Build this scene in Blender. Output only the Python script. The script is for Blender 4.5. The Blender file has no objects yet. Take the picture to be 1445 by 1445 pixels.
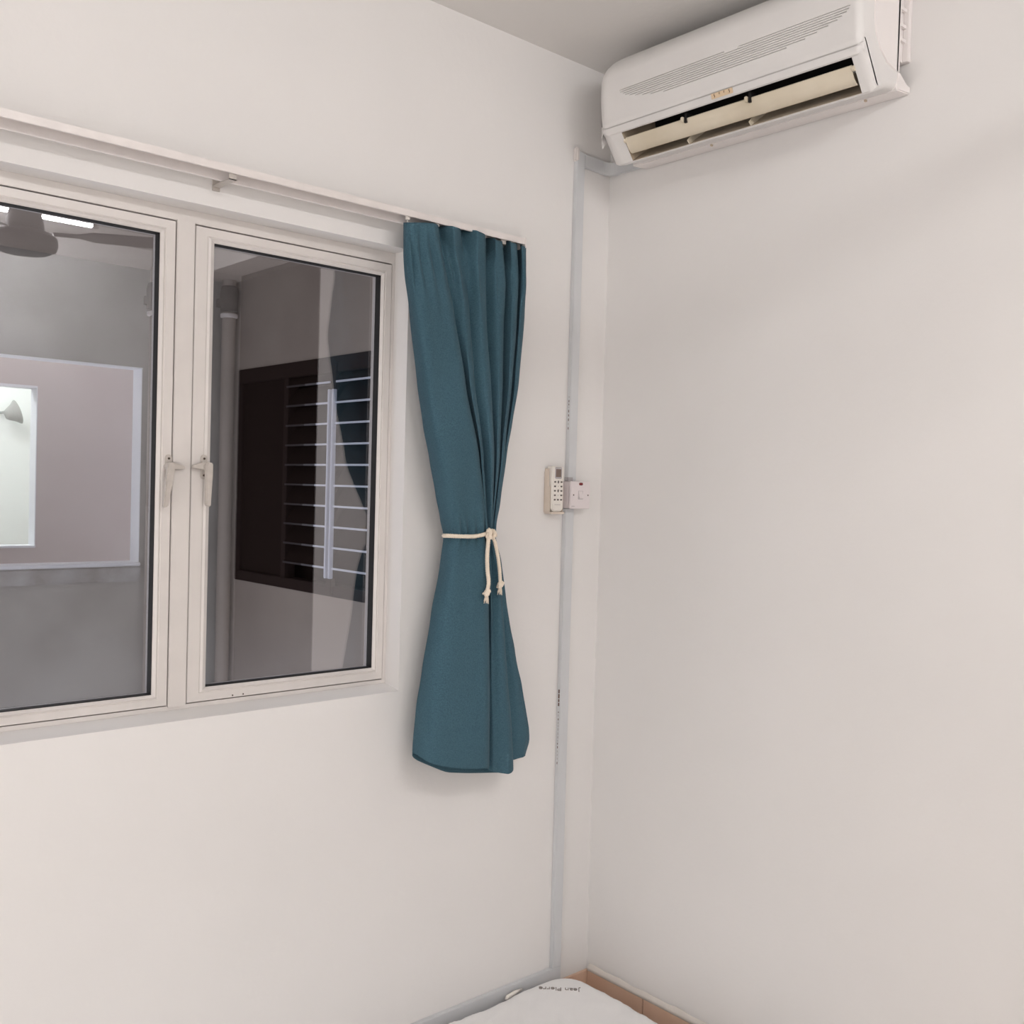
import bpy, bmesh, math, random
from mathutils import Vector, Matrix
import numpy as np
random.seed(7)
S = bpy.context.scene
COL = S.collection

# ------------------------------------------------------------ camera
YAW, PIT, ROL, FPX = math.radians(48.319), math.radians(-1.316), math.radians(1.579), 1430.92
CAM = Vector((-2.0759, -1.9602, 1.4518))
fw = Vector((math.cos(YAW)*math.cos(PIT), math.sin(YAW)*math.cos(PIT), math.sin(PIT)))
rt0 = Vector((math.sin(YAW), -math.cos(YAW), 0)); up0 = rt0.cross(fw)
rt = rt0*math.cos(ROL) + up0*math.sin(ROL)
up = -rt0*math.sin(ROL) + up0*math.cos(ROL)
cd = bpy.data.cameras.new('camera'); cam = bpy.data.objects.new('camera', cd); COL.objects.link(cam)
m = Matrix.Identity(4)
for i in range(3):
    m[i][0], m[i][1], m[i][2], m[i][3] = rt[i], up[i], -fw[i], CAM[i]
cam.matrix_world = m
cd.sensor_width = 36; cd.lens = FPX/1445*36; cd.clip_start = .02
S.camera = cam

def un(px, py, ax, v):
    """point where the sight line of a photo pixel meets the plane axis=v"""
    d = rt*((px-722.5)/FPX) + up*(-(py-722.5)/FPX) + fw
    return CAM + d*((v-CAM[ax])/d[ax])

# ------------------------------------------------------------ sky, exposure
W = bpy.data.worlds.new('sky'); S.world = W; W.use_nodes = True
W.node_tree.nodes['Background'].inputs[0].default_value = (.86, .90, 1.0, 1)
W.node_tree.nodes['Background'].inputs[1].default_value = 1.2
S.view_settings.view_transform = 'Standard'; S.view_settings.look = 'None'
S.view_settings.exposure = 0.15; S.view_settings.gamma = 1.0
S.view_settings.use_curve_mapping = False
TUBE_W = 120.0        # emission strength of the room's fluorescent tube
# added fill lights, out of view at the left and back walls
lb = bpy.data.lights.new('back_fill_light', 'AREA'); lb.shape = 'RECTANGLE'; lb.size = .9; lb.size_y = 1.9; lb.energy = 11.5; lb.color = (1, .99, .985)
lbo = bpy.data.objects.new('back_fill_light', lb); COL.objects.link(lbo); lbo.location = (-2.55, -2.93, 1.05)
lbo.rotation_euler = (math.radians(90), 0, 0)
ld = bpy.data.lights.new('left_fill_light', 'AREA'); ld.shape = 'RECTANGLE'; ld.size = 2.0; ld.size_y = 1.4; ld.energy = 15; ld.color = (1, .985, .975)
lo = bpy.data.objects.new('left_fill_light', ld); COL.objects.link(lo); lo.location = (-3.27, -1.55, 1.15)
lo.rotation_euler = (math.radians(90), 0, math.radians(-90))
CORRIDOR_W = 25.0
FAR_W = 190.0

# ------------------------------------------------------------ materials
def lin(c):
    return tuple(((v/255)/12.92 if v/255 <= .04045 else ((v/255+.055)/1.055)**2.4) for v in c)
def mat(name, rgb, rough=.6, metal=0, bump=0, bscale=80, var=0, vscale=6, spec=.5, rgb2=None, emit=None, coat=0):
    M = bpy.data.materials.new(name); M.use_nodes = True
    nt = M.node_tree; b = nt.nodes['Principled BSDF']
    c = lin(rgb)
    b.inputs['Base Color'].default_value = (*c, 1)
    b.inputs['Roughness'].default_value = rough
    b.inputs['Metallic'].default_value = metal
    b.inputs['Specular IOR Level'].default_value = spec
    if coat: b.inputs['Coat Weight'].default_value = coat
    tc = nt.nodes.new('ShaderNodeTexCoord')
    if var or rgb2:
        n = nt.nodes.new('ShaderNodeTexNoise'); n.inputs['Scale'].default_value = vscale; n.inputs['Detail'].default_value = 6
        r = nt.nodes.new('ShaderNodeValToRGB')
        c2 = lin(rgb2) if rgb2 else tuple(v*(1-var) for v in c)
        r.color_ramp.elements[0].position = .35; r.color_ramp.elements[1].position = .65
        r.color_ramp.elements[0].color = (*c2, 1); r.color_ramp.elements[1].color = (*c, 1)
        nt.links.new(tc.outputs['Object'], n.inputs['Vector']); nt.links.new(n.outputs['Fac'], r.inputs[0])
        nt.links.new(r.outputs[0], b.inputs['Base Color'])
    if bump:
        n = nt.nodes.new('ShaderNodeTexNoise'); n.inputs['Scale'].default_value = bscale; n.inputs['Detail'].default_value = 5
        bp = nt.nodes.new('ShaderNodeBump'); bp.inputs['Strength'].default_value = bump; bp.inputs['Distance'].default_value = .002
        nt.links.new(tc.outputs['Object'], n.inputs['Vector']); nt.links.new(n.outputs['Fac'], bp.inputs['Height'])
        nt.links.new(bp.outputs[0], b.inputs['Normal'])
    if emit:
        b.inputs['Emission Color'].default_value = (*lin(emit[0]), 1); b.inputs['Emission Strength'].default_value = emit[1]
    return M

PAINT = mat('wall_paint', (230, 227, 225), .75, bump=.25, bscale=45, var=.025, vscale=2.2)
CEILP = mat('ceiling_paint', (224, 221, 218), .85, bump=.2, bscale=60)
ALU = mat('painted_aluminium', (218, 212, 208), .38, var=.05, vscale=14)
RAILM = mat('curtain_rail_white', (226, 219, 216), .3, var=.06, vscale=25)
GASK = mat('black_gasket', (14, 12, 12), .6)
HAND = mat('handle_metal', (194, 186, 179), .35, var=.08, vscale=90)
DARKM = mat('screw_dark', (70, 55, 45), .5)
ACW = mat('ac_plastic', (226, 223, 221), .42, var=.03, vscale=8)
ACS = mat('ac_side_plastic', (236, 230, 228), .5)
BEIGE = mat('aged_vane_plastic', (222, 211, 192), .45, rgb2=(212, 200, 178), vscale=7)
TRAY = mat('aged_outlet_plastic', (216, 200, 178), .55, rgb2=(196, 178, 154), vscale=20)
BLACK = mat('ac_inside_black', (8, 5, 6), .8)
STICK = mat('yellowed_sticker', (226, 203, 172), .5, rgb2=(219, 193, 160), vscale=60)
INK = mat('faded_ink', (140, 132, 128), .7)
INKB = mat('brown_ink', (92, 62, 48), .7)
TRUNK = mat('grey_trunking', (208, 209, 211), .42, var=.04, vscale=12)
SWITCH = mat('switch_plastic', (224, 215, 216), .3)
RED = mat('red_neon_lens', (120, 8, 20), .2, coat=.5)
REMW = mat('remote_white', (232, 226, 219), .4)
REMG = mat('remote_grey', (176, 170, 172), .4)
LCD = mat('remote_lcd', (120, 104, 96), .2)
BTN = mat('remote_button', (96, 88, 84), .5)
HOLD = mat('holder_beige', (218, 204, 190), .5)
SKIRT = mat('peach_tile', (222, 190, 168), .35, rgb2=(214, 178, 154), vscale=9, bump=.1)
GROUT = mat('tile_joint', (120, 90, 74), .8)
FILL = mat('filler_strip', (226, 219, 212), .8, bump=.6, bscale=30, var=.08, vscale=25)
FLOORM = mat('floor_tile', (220, 208, 198), .35, var=.05)
ROPE = mat('cotton_rope', (238, 224, 206), .85, bump=.3, bscale=400)
CONC = mat('grey_concrete_paint', (160, 157, 152), .9, rgb2=(138, 134, 130), vscale=3.0, bump=.3, bscale=30)
CONCS = mat('grey_side_wall_paint', (178, 165, 154), .9, rgb2=(166, 152, 142), vscale=2.0, bump=.2, bscale=30)
LEDGE = mat('stained_concrete_ledge', (162, 162, 162), .9, rgb2=(118, 112, 110), vscale=7)
REVEAL = mat('white_reveal_paint', (236, 238, 244), .8)
PINK = mat('pink_beige_paint', (206, 192, 188), .9, rgb2=(200, 184, 180), vscale=3)
WHITE = mat('bright_room_paint', (240, 244, 242), .9)
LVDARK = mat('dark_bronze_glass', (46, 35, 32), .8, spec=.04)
LVFRAME = mat('dark_bronze_frame', (54, 42, 39), .7, spec=.08)
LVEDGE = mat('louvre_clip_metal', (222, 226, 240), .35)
LVEDGE2 = mat('louvre_clip_fade_mid', (112, 108, 112), .5)  # dimmer copy of the clip metal, fading light painted in
LVEDGE3 = mat('louvre_clip_fade_dark', (66, 58, 60), .6)  # darkest step of the painted fade
PIPE = mat('grey_pipe', (160, 148, 139), .7, var=.1)
PIPED = mat('dark_pipe_collar', (62, 54, 52), .8, rgb2=(84, 74, 70), vscale=30)
FANM = mat('fan_enamel', (120, 114, 112), .5)
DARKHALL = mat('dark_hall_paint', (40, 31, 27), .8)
LAMPW = mat('lamp_shade_grey', (140, 142, 138), .5)
MAT = mat('mattress_ticking', (240, 239, 239), .6, bump=.35, bscale=120, var=.03, vscale=12)

def emat(name, rgb, s):
    M = bpy.data.materials.new(name); M.use_nodes = True; nt = M.node_tree; nt.nodes.clear()
    e = nt.nodes.new('ShaderNodeEmission'); e.inputs[0].default_value = (*rgb, 1); e.inputs[1].default_value = s
    o = nt.nodes.new('ShaderNodeOutputMaterial'); nt.links.new(e.outputs[0], o.inputs[0]); return M
TUBE = emat('fluorescent_tube', (1.0, .985, .975), TUBE_W)
TUBE2 = emat('corridor_fill_tube', (1.0, .96, .96), CORRIDOR_W)
TUBE3 = emat('far_room_tube', (.95, 1.0, .97), FAR_W)

def glass_mat():
    M = bpy.data.materials.new('tinted_window_glass'); M.use_nodes = True; nt = M.node_tree; nt.nodes.clear()
    t = nt.nodes.new('ShaderNodeBsdfTransparent'); t.inputs[0].default_value = (.86, .86, .87, 1)
    g = nt.nodes.new('ShaderNodeBsdfGlossy'); g.inputs['Roughness'].default_value = 0.0; g.inputs[0].default_value = (.97, .97, 1, 1)
    lw = nt.nodes.new('ShaderNodeLayerWeight'); lw.inputs[0].default_value = .25
    mr = nt.nodes.new('ShaderNodeMapRange'); mr.inputs[3].default_value = .15; mr.inputs[4].default_value = .7
    nt.links.new(lw.outputs['Fresnel'], mr.inputs[0])
    v = nt.nodes.new('ShaderNodeMixShader'); v.inputs[0].default_value = .125
    # dust film toward the lower edge of the pane
    o = nt.nodes.new('ShaderNodeOutputMaterial')
    nt.links.new(t.outputs[0], v.inputs[1]); nt.links.new(g.outputs[0], v.inputs[2])
    d = nt.nodes.new('ShaderNodeBsdfDiffuse'); d.inputs[0].default_value = (.7, .74, .85, 1)
    tc = nt.nodes.new('ShaderNodeTexCoord'); n = nt.nodes.new('ShaderNodeTexNoise'); n.inputs['Scale'].default_value = 7; n.inputs['Detail'].default_value = 8
    sx = nt.nodes.new('ShaderNodeSeparateXYZ'); nt.links.new(tc.outputs['Object'], sx.inputs[0]); nt.links.new(tc.outputs['Object'], n.inputs['Vector'])
    mz = nt.nodes.new('ShaderNodeMapRange'); mz.inputs[1].default_value = .20; mz.inputs[2].default_value = .03; mz.inputs[3].default_value = 0; mz.inputs[4].default_value = .07
    nt.links.new(sx.outputs['Z'], mz.inputs[0])
    mu = nt.nodes.new('ShaderNodeMath'); mu.operation = 'MULTIPLY'; nt.links.new(mz.outputs[0], mu.inputs[0]); nt.links.new(n.outputs['Fac'], mu.inputs[1])
    w = nt.nodes.new('ShaderNodeMixShader'); nt.links.new(mu.outputs[0], w.inputs[0]); nt.links.new(v.outputs[0], w.inputs[1]); nt.links.new(d.outputs[0], w.inputs[2])
    nt.links.new(w.outputs[0], o.inputs[0]); return M
GLASS = glass_mat()

def curtain_mat():
    M = mat('teal_linen', (62, 92, 109), .85, spec=.2)
    nt = M.node_tree; b = nt.nodes['Principled BSDF']
    b.inputs['Sheen Weight'].default_value = .03; b.inputs['Sheen Roughness'].default_value = .5
    tc = nt.nodes.new('ShaderNodeTexCoord')
    mp = nt.nodes.new('ShaderNodeMapping'); mp.inputs['Scale'].default_value = (900, 900, 260)
    n1 = nt.nodes.new('ShaderNodeTexNoise'); n1.inputs['Scale'].default_value = 1; n1.inputs['Detail'].default_value = 2
    mp2 = nt.nodes.new('ShaderNodeMapping'); mp2.inputs['Scale'].default_value = (200, 200, 1100)
    n2 = nt.nodes.new('ShaderNodeTexNoise'); n2.inputs['Scale'].default_value = 1; n2.inputs['Detail'].default_value = 2
    for a, c in ((mp, n1), (mp2, n2)):
        nt.links.new(tc.outputs['Object'], a.inputs[0]); nt.links.new(a.outputs[0], c.inputs['Vector'])
    ad = nt.nodes.new('ShaderNodeMath'); ad.operation = 'ADD'; nt.links.new(n1.outputs['Fac'], ad.inputs[0]); nt.links.new(n2.outputs['Fac'], ad.inputs[1])
    r = nt.nodes.new('ShaderNodeValToRGB'); r.color_ramp.elements[0].position = .7; r.color_ramp.elements[1].position = 1.3 if False else 1.0
    r.color_ramp.elements[0].color = (*lin((55, 83, 96)), 1); r.color_ramp.elements[1].color = (*lin((68, 99, 112)), 1)
    hv = nt.nodes.new('ShaderNodeMath'); hv.operation = 'MULTIPLY'; hv.inputs[1].default_value = .85
    nt.links.new(ad.outputs[0], hv.inputs[0]); nt.links.new(hv.outputs[0], r.inputs[0]); nt.links.new(r.outputs[0], b.inputs['Base Color'])
    bp = nt.nodes.new('ShaderNodeBump'); bp.inputs['Strength'].default_value = .35; bp.inputs['Distance'].default_value = .0008
    n3 = nt.nodes.new('ShaderNodeTexNoise'); n3.inputs['Scale'].default_value = 22; n3.inputs['Detail'].default_value = 3
    nt.links.new(tc.outputs['Object'], n3.inputs['Vector'])
    bp2 = nt.nodes.new('ShaderNodeBump'); bp2.inputs['Strength'].default_value = .35; bp2.inputs['Distance'].default_value = .006
    nt.links.new(n3.outputs['Fac'], bp2.inputs['Height']); nt.links.new(ad.outputs[0], bp.inputs['Height']); nt.links.new(bp2.outputs[0], bp.inputs['Normal'])
    nt.links.new(bp.outputs[0], b.inputs['Normal'])
    return M
CLOTH = curtain_mat()

# ------------------------------------------------------------ mesh helpers
class MB:
    def __init__(s): s.v = []; s.f = []
    def add(s, vs, fs):
        o = len(s.v); s.v += [tuple(p) for p in vs]; s.f += [tuple(i+o for i in f) for f in fs]; return s
    def box(s, x0, x1, y0, y1, z0, z1):
        x0, x1 = sorted((x0, x1)); y0, y1 = sorted((y0, y1)); z0, z1 = sorted((z0, z1))
        return s.add([(x0,y0,z0),(x1,y0,z0),(x1,y1,z0),(x0,y1,z0),(x0,y0,z1),(x1,y0,z1),(x1,y1,z1),(x0,y1,z1)],
                     [(0,3,2,1),(4,5,6,7),(0,1,5,4),(1,2,6,5),(2,3,7,6),(3,0,4,7)])
    def prism(s, pts, fn, a, b):
        """closed 2D outline pts extruded from a to b; fn(u,v,w)->xyz"""
        n = len(pts)
        s.add([fn(u, v, a) for u, v in pts]+[fn(u, v, b) for u, v in pts],
              [tuple(range(n))[::-1], tuple(range(n, 2*n))]+[(i, (i+1) % n, n+(i+1) % n, n+i) for i in range(n)])
        return s
    def lathe(s, prof, c, n=32, fn=None, sx=1, sy=1):
        vs = []; fs = []
        for r, z in prof:
            for i in range(n):
                a = 2*math.pi*i/n; p = (r*math.cos(a)*sx, r*math.sin(a)*sy, z)
                if fn: p = fn(*p)
                vs.append((p[0]+c[0], p[1]+c[1], p[2]+c[2]))
        for j in range(len(prof)-1):
            for i in range(n):
                k = (i+1) % n; fs.append((j*n+i, j*n+k, (j+1)*n+k, (j+1)*n+i))
        fs.append(tuple(range(n))[::-1]); fs.append(tuple((len(prof)-1)*n+i for i in range(n)))
        return s.add(vs, fs)
    def tube(s, path, r, n=10):
        P = [Vector(p) for p in path]; vs = []; fs = []; pv = None
        for i, p in enumerate(P):
            t = (P[min(i+1, len(P)-1)]-P[max(i-1, 0)]).normalized()
            if pv is None:
                a = Vector((0, 0, 1)) if abs(t.z) < .9 else Vector((1, 0, 0)); pv = t.cross(a).normalized()
            pv = (pv-t*pv.dot(t)).normalized(); w = t.cross(pv)
            rr = r[i] if isinstance(r, (list, tuple)) else r
            for k in range(n):
                a = 2*math.pi*k/n; vs.append(p+(pv*math.cos(a)+w*math.sin(a))*rr)
        for j in range(len(P)-1):
            for k in range(n):
                q = (k+1) % n; fs.append((j*n+k, j*n+q, (j+1)*n+q, (j+1)*n+k))
        fs.append(tuple(range(n))[::-1]); fs.append(tuple((len(P)-1)*n+k for k in range(n)))
        return s.add(vs, fs)
    def rope(s, path, R=.0032, r=.0024, pitch=.016, n=7):
        """three strands laid round one another along path"""
        P = [Vector(p) for p in path]; Q = [P[0]]
        for a, b in zip(P, P[1:]):
            k = max(1, int((b-a).length/.0016))
            Q += [a.lerp(b, (i+1)/k) for i in range(k)]
        L = [0]
        for a, b in zip(Q, Q[1:]): L.append(L[-1]+(b-a).length)
        for st in range(3):
            pts = []; pv = None
            for i, p in enumerate(Q):
                t = (Q[min(i+2, len(Q)-1)]-Q[max(i-2, 0)]).normalized()
                if pv is None:
                    a = Vector((0, 1, 0)) if abs(t.y) < .9 else Vector((1, 0, 0)); pv = t.cross(a).normalized()
                pv = (pv-t*pv.dot(t)).normalized(); w = t.cross(pv); an = 2*math.pi*(L[i]/pitch+st/3)
                pts.append(p+(pv*math.cos(an)+w*math.sin(an))*R*.75)
            s.tube(pts, r, n)
        return s
    def build(s, name, M, parent=None, smooth=False, bevel=0, label=None, kind=None, seg=2, auto=None):
        me = bpy.data.meshes.new(name); me.from_pydata(s.v, [], s.f); me.materials.append(M)
        bm = bmesh.new(); bm.from_mesh(me); bmesh.ops.recalc_face_normals(bm, faces=bm.faces)
        if bevel:
            es = [e for e in bm.edges if len(e.link_faces) == 2 and e.calc_face_angle(0) > .5]
            bmesh.ops.bevel(bm, geom=es, offset=bevel, segments=seg, affect='EDGES', clamp_overlap=True)
        if auto is not None:
            for f in bm.faces: f.smooth = True
            for e in bm.edges:
                if len(e.link_faces) == 2 and e.calc_face_angle(0) > auto: e.smooth = False
        bm.to_mesh(me); bm.free()
        if smooth:
            for p in me.polygons: p.use_smooth = True
        o = bpy.data.objects.new(name, me); COL.objects.link(o)
        if parent: o.parent = parent
        if label: o['label'] = label
        if kind: o['kind'] = kind
        return o
    def child(s, name, M, parent, **k):
        """build with world-space vertices under a parent that may sit away from the origin"""
        pw = wloc(parent)
        s.v = [(x-pw.x, y-pw.y, z-pw.z) for x, y, z in s.v]
        return s.build(name, M, parent, **k)
def wloc(o):
    p = Vector((0, 0, 0))
    while o: p += o.location; o = o.parent
    return p
def empty(name, loc, label=None, cat=None, group=None, kind=None):
    o = bpy.data.objects.new(name, None); COL.objects.link(o); o.location = loc; o.empty_display_size = .05
    return tag(o, label, cat, group, kind)
def tag(o, label=None, cat=None, group=None, kind=None):
    for k, v in (('label', label), ('category', cat), ('group', group), ('kind', kind)):
        if v: o[k] = v
    return o
def ring(mb, x0, x1, z0, z1, ins, prof):
    """mitred rectangular frame in the xz plane; ins=(left,right,bottom,top) widths, prof=[(fraction,y)] closed"""
    n = len(prof); vs = []
    for sx, sz in ((0, 0), (1, 0), (1, 1), (0, 1)):
        for t, y in prof:
            x = x0+ins[0]*t if sx == 0 else x1-ins[1]*t
            z = z0+ins[2]*t if sz == 0 else z1-ins[3]*t
            vs.append((x, y, z))
    fs = []
    for c in range(4):
        d = (c+1) % 4
        for i in range(n):
            j = (i+1) % n; fs.append((c*n+i, d*n+i, d*n+j, c*n+j))
    return mb.add(vs, fs)
def text(name, body, size, M, parent, mw, ext=.0003):
    cu = bpy.data.curves.new(name, 'FONT'); cu.body = body; cu.size = size; cu.extrude = ext; cu.align_x = 'CENTER'; cu.align_y = 'CENTER'
    t = bpy.data.objects.new(name, cu); COL.objects.link(t)
    dg = bpy.context.evaluated_depsgraph_get(); me = bpy.data.meshes.new_from_object(t.evaluated_get(dg))
    bpy.data.objects.remove(t); me.transform(mw)
    me.transform(Matrix.Translation(-wloc(parent)))
    me.materials.clear(); me.materials.append(M)
    o = bpy.data.objects.new(name, me); COL.objects.link(o); o.parent = parent; return o

# ------------------------------------------------------------ room shell
H = 2.6; XL = -3.3; YB = -2.95
WX0, WX1, WZ0, WZ1 = -1.718, -.675, .965, 2.006     # window opening
b = MB()
b.box(XL-.1, WX0, 0, .12, 0, H); b.box(WX1, .3, 0, .12, 0, H)
b.box(WX0, WX1, 0, .12, WZ1, H); b.box(WX0, WX1, 0, .12, 0, WZ0)
b.build('wall_front', PAINT, kind='structure')
b = MB()
b.box(0, .15, -1.38, 0, 0, H); b.box(0, .15, YB-.1, -2.35, 0, H); b.box(0, .15, -2.35, -1.38, 2.42, H)
b.build('wall_right', PAINT, kind='structure')
MB().box(XL-.1, XL, YB-.1, 0, 0, H).build('wall_left', PAINT, kind='structure')
MB().box(XL, 0, YB-.1, YB, 0, H).build('wall_back', PAINT, kind='structure')
MB().box(XL-.1, 1.4, YB-.1, .12, -.1, 0).build('floor', FLOORM, kind='structure')
MB().box(XL-.1, 1.4, YB-.1, .12, H, H+.12).build('ceiling', CEILP, kind='structure')
# dark hall beyond the doorway (seen only in the window's reflection)
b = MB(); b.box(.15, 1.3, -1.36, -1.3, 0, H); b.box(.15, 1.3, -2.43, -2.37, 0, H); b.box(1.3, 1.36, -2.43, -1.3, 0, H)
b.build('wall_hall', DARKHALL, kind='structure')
# corner cove between the wall and ceiling: sloped sill of plaster at the window
b = MB()
b.prism([(-.0005, WZ0), (.056, WZ0+.010), (.056, WZ0)], lambda u, v, w: (w, u, v), WX0, WX1)
b.build('trim_1', PAINT, kind='structure')

# skirting tiles
def skirting(name, along_x, stops):
    e = empty(name, (0, 0, 0), kind='structure')
    for a, c in zip(stops, stops[1:]):
        g = .0012
        if along_x: bb = MB().box(a+g, c-g, -.009, 0, 0, .1)
        else: bb = MB().box(-.009, 0, a+g, c-g, 0, .1)
        bb.build('skirting_tile', SKIRT, e, bevel=.0008)
    bb = MB()
    if along_x: bb.box(stops[0], stops[-1], -.006, 0, .002, .098)
    else: bb.box(-.006, 0, stops[0], stops[-1], .002, .098)
    bb.build('joint_backing', GROUT, e)
    # uneven strip of white filler left along the top of the tiles
    bb = MB(); n = 120; vs = []; fs = []
    for i in range(n+1):
        t = stops[0]+(stops[-1]-stops[0])*i/n; h = .116+.0012*math.sin(i*.7)+random.uniform(-.0012, .0012)
        for d, z in ((0, .1), (-.009, .1), (-.006, .108), (-.0012, h), (0, h+.001)):
            vs.append((t, d, z) if along_x else (d, t, z))
    for i in range(n):
        for k in range(5): fs.append((i*5+k, i*5+(k+1) % 5, (i+1)*5+(k+1) % 5, (i+1)*5+k))
    if not along_x: bb.add(vs, fs).build('filler_strip', FILL, e, smooth=True)
    return e
skirting('baseboard_right', False, [-1.38, -1.117, -.817, -.517, -.217, -.010])
skirting('baseboard_front', True, [-3.2, -2.71, -2.41, -2.11, -1.81, -1.51, -1.21, -.91, -.61, -.31, -.0005])

# ------------------------------------------------------------ window
win = empty('window_1', ((WX0+WX1)/2, .06, WZ0), kind='structure')
FY = .057
b = MB(); ring(b, WX0, WX1, WZ0+.008, WZ1, (.012, .009, .011, .026), [(0, FY), (1, FY), (1, .1), (0, .1)])
b.child('outer_frame', ALU, win, bevel=.0006)
MB().box(-1.2155, -1.1775, FY-.004, .1, WZ0+.016, 1.981).child('mullion', ALU, win, bevel=.0012)
MB().box(-1.179, -1.1765, FY+.001, .09, WZ0+.018, 1.979).child('mullion_joint', GASK, win)
def sash(x0, x1, ins, z0=.9855, z1=1.9775):
    prof = [(0, .060), (.04, .0555), (.62, .0555), (.68, .0575), (.80, .0555), (1.0, .0600), (1.0, .095), (0, .095)]
    s = ring(MB(), x0, x1, z0, z1, ins, prof).child('sash', ALU, win, auto=.35)
    gx0, gx1, gz0, gz1 = x0+ins[0], x1-ins[1], z0+ins[2], z1-ins[3]
    ring(MB(), gx0-.002, gx1+.002, gz0-.002, gz1+.002, (.0030,)*4, [(0, .0625), (1, .0625), (1, .083), (0, .083)]).child('gasket', GASK, s)
    MB().box(gx0-.001, gx1+.001, .0775, .0815, gz0-.001, gz1+.001).child('glass_pane', GLASS, s)
    return s
sash(WX0+.013, -1.2170, (.032, .031, .025, .028))
sr = sash(-1.1760, -.6850, (.0435, .027, .029, .029))
for px in (328, 343):
    p = un(px, 981-(px-328)*.12, 1, .0555)
    MB().lathe([(.0016, 0), (.0016, .001)], (0, 0, 0), 10, fn=lambda x, y, z: (x+p.x, .0555-z, y+p.z)).child('screw_hole', DARKM, sr)
# fastener handles
def handle(px, mirror, lean):
    c = un(px, 640, 1, .05); x = c.x; z = un(px, 660, 1, .04).z
    h = empty('handle', (x-win.location.x, .055-win.location.y, z-win.location.z)); h.parent = win
    m_ = mirror
    def L(pts, y0, y1, name, M=HAND, bev=.0012):
        bb = MB().prism([(u*m_, v) for u, v in pts], lambda u, v, w: (u, w, v), y0, y1)
        return bb.build(name, M, h, bevel=bev, auto=.6)
    L([(-.0075, .022), (-.004, .027), (.004, .027), (.0075, .022), (.0075, -.020), (.004, -.024), (-.004, -.024), (-.0075, -.020)], 0, -.003, 'back_plate')
    L([(-.008, .010), (.004, .012), (.030, .004), (.031, -.001), (.010, -.004), (-.008, -.006)], -.006, -.014, 'latch_tongue')
    # lever, swinging down and away
    l = math.tan(lean)
    L([(-.010, .010), (.002, .012), (.006, .004), (.004-.085*l, -.079), (-.0065-.085*l, -.081), (-.010-.02*l, -.016)], -.016, -.026, 'lever', bev=.002)
    MB().lathe([(.008, 0), (.008, .014), (.006, .016)], (0, 0, 0), 18, fn=lambda a, b_, c_: (a-.001*m_, -c_, b_+.002)).build('pivot', HAND, h, auto=.6)
    for zz, M in ((.019, DARKM), (-.016, DARKM)):
        MB().lathe([(.0024, 0), (.0024, .0042), (.001, .0046)], (0, 0, 0), 12, fn=lambda a, b_, c_: (a, -c_, b_+zz)).build('screw', M, h, auto=.6)
handle(239, 1, .14); handle(289, -1, -.0)

# ------------------------------------------------------------ outside the window
OY, SX = 2.91, .3
ox1, oz0, oz1 = -.155, 1.040, 1.985
b = MB()
b.box(-5, -1.9, OY, OY+.105, -1, 5.5); b.box(ox1, SX, OY, OY+.105, -1, 5.5)
b.box(-1.9, ox1, OY, OY+.105, -1, oz0-.012); b.box(-1.9, ox1, OY, OY+.105, oz1, 5.5)
b.build('wall_opposite', CONC, kind='structure')
ln = empty('trim_2', (ox1, OY, oz0), kind='structure')
b = MB(); b.box(ox1-.003, ox1+.0005, OY+.002, OY+.107, oz0, oz1); b.child('side_reveal', REVEAL, ln)
b = MB(); b.box(-1.9, ox1+.0005, OY-.02, OY+.115, oz0-.012, oz0+.006); b.child('sill_top', REVEAL, ln, bevel=.003)
b = MB(); b.box(-1.9, ox1, OY-.028, OY-.0005, .955, oz0-.012); b.child('sill_ledge', LEDGE, ln, bevel=.006)
b = MB(); b.box(-1.9, ox1+.0005, OY-.004, OY+.107, oz1-.003, oz1+.0005); b.child('top_reveal', REVEAL, ln)
# side wall with the dark louvred window
LY0, LY1, LZ0, LZ1 = 1.22, 2.81, .955, 2.012
b = MB()
b.box(SX, SX+.15, .12, LY0, -1, 5.5); b.box(SX, SX+.15, LY1, OY+.2, -1, 5.5)
b.box(SX, SX+.15, LY0, LY1, -1, LZ0); b.box(SX, SX+.15, LY0, LY1, LZ1, 5.5)
b.build('wall_side', CONCS, kind='structure')
MB().box(-6, SX+.15, 1.35, OY, 2.46, 2.60).build('ceiling_outside', CONCS, kind='structure')
w2 = empty('window_2', (SX, LY0, LZ0), kind='structure')
def yb(y0, y1, z0, z1, x0, x1): return MB().box(x0, x1, y0, y1, z0, z1)
b = MB(); fr = .05
b.box(SX-.006, SX+.06, LY0, LY1, LZ0, LZ0+fr); b.box(SX-.006, SX+.06, LY0, LY1, LZ1-.07, LZ1)
b.box(SX-.006, SX+.06, LY0, LY0+fr, LZ0+fr, LZ1-.07); b.box(SX-.006, SX+.06, LY1-fr, LY1, LZ0+fr, LZ1-.07)
b.child('outer_frame', LVFRAME, w2, bevel=.003)
yb(2.30, 2.34, LZ0+fr, LZ1-.07, SX-.004, SX+.05).child('mullion', LVFRAME, w2)
yb(2.34, LY1-fr, LZ0+fr, LZ1-.07, SX+.01, SX+.016).child('dark_pane', LVDARK, w2)
for y in (1.870, 1.904):
    yb(y, y+.010, 1.035, 1.865, SX-.028, SX-.006).child('louvre_upright', LVEDGE, w2, bevel=.002)
yb(1.868, 1.918, LZ0+.012, 1.035, SX-.016, SX+.005).child('mullion_foot', LVFRAME, w2)
yb(1.872, 1.914, 1.865, LZ1-.03, SX-.014, SX+.005).child('mullion_head', LVFRAME, w2)
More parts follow.
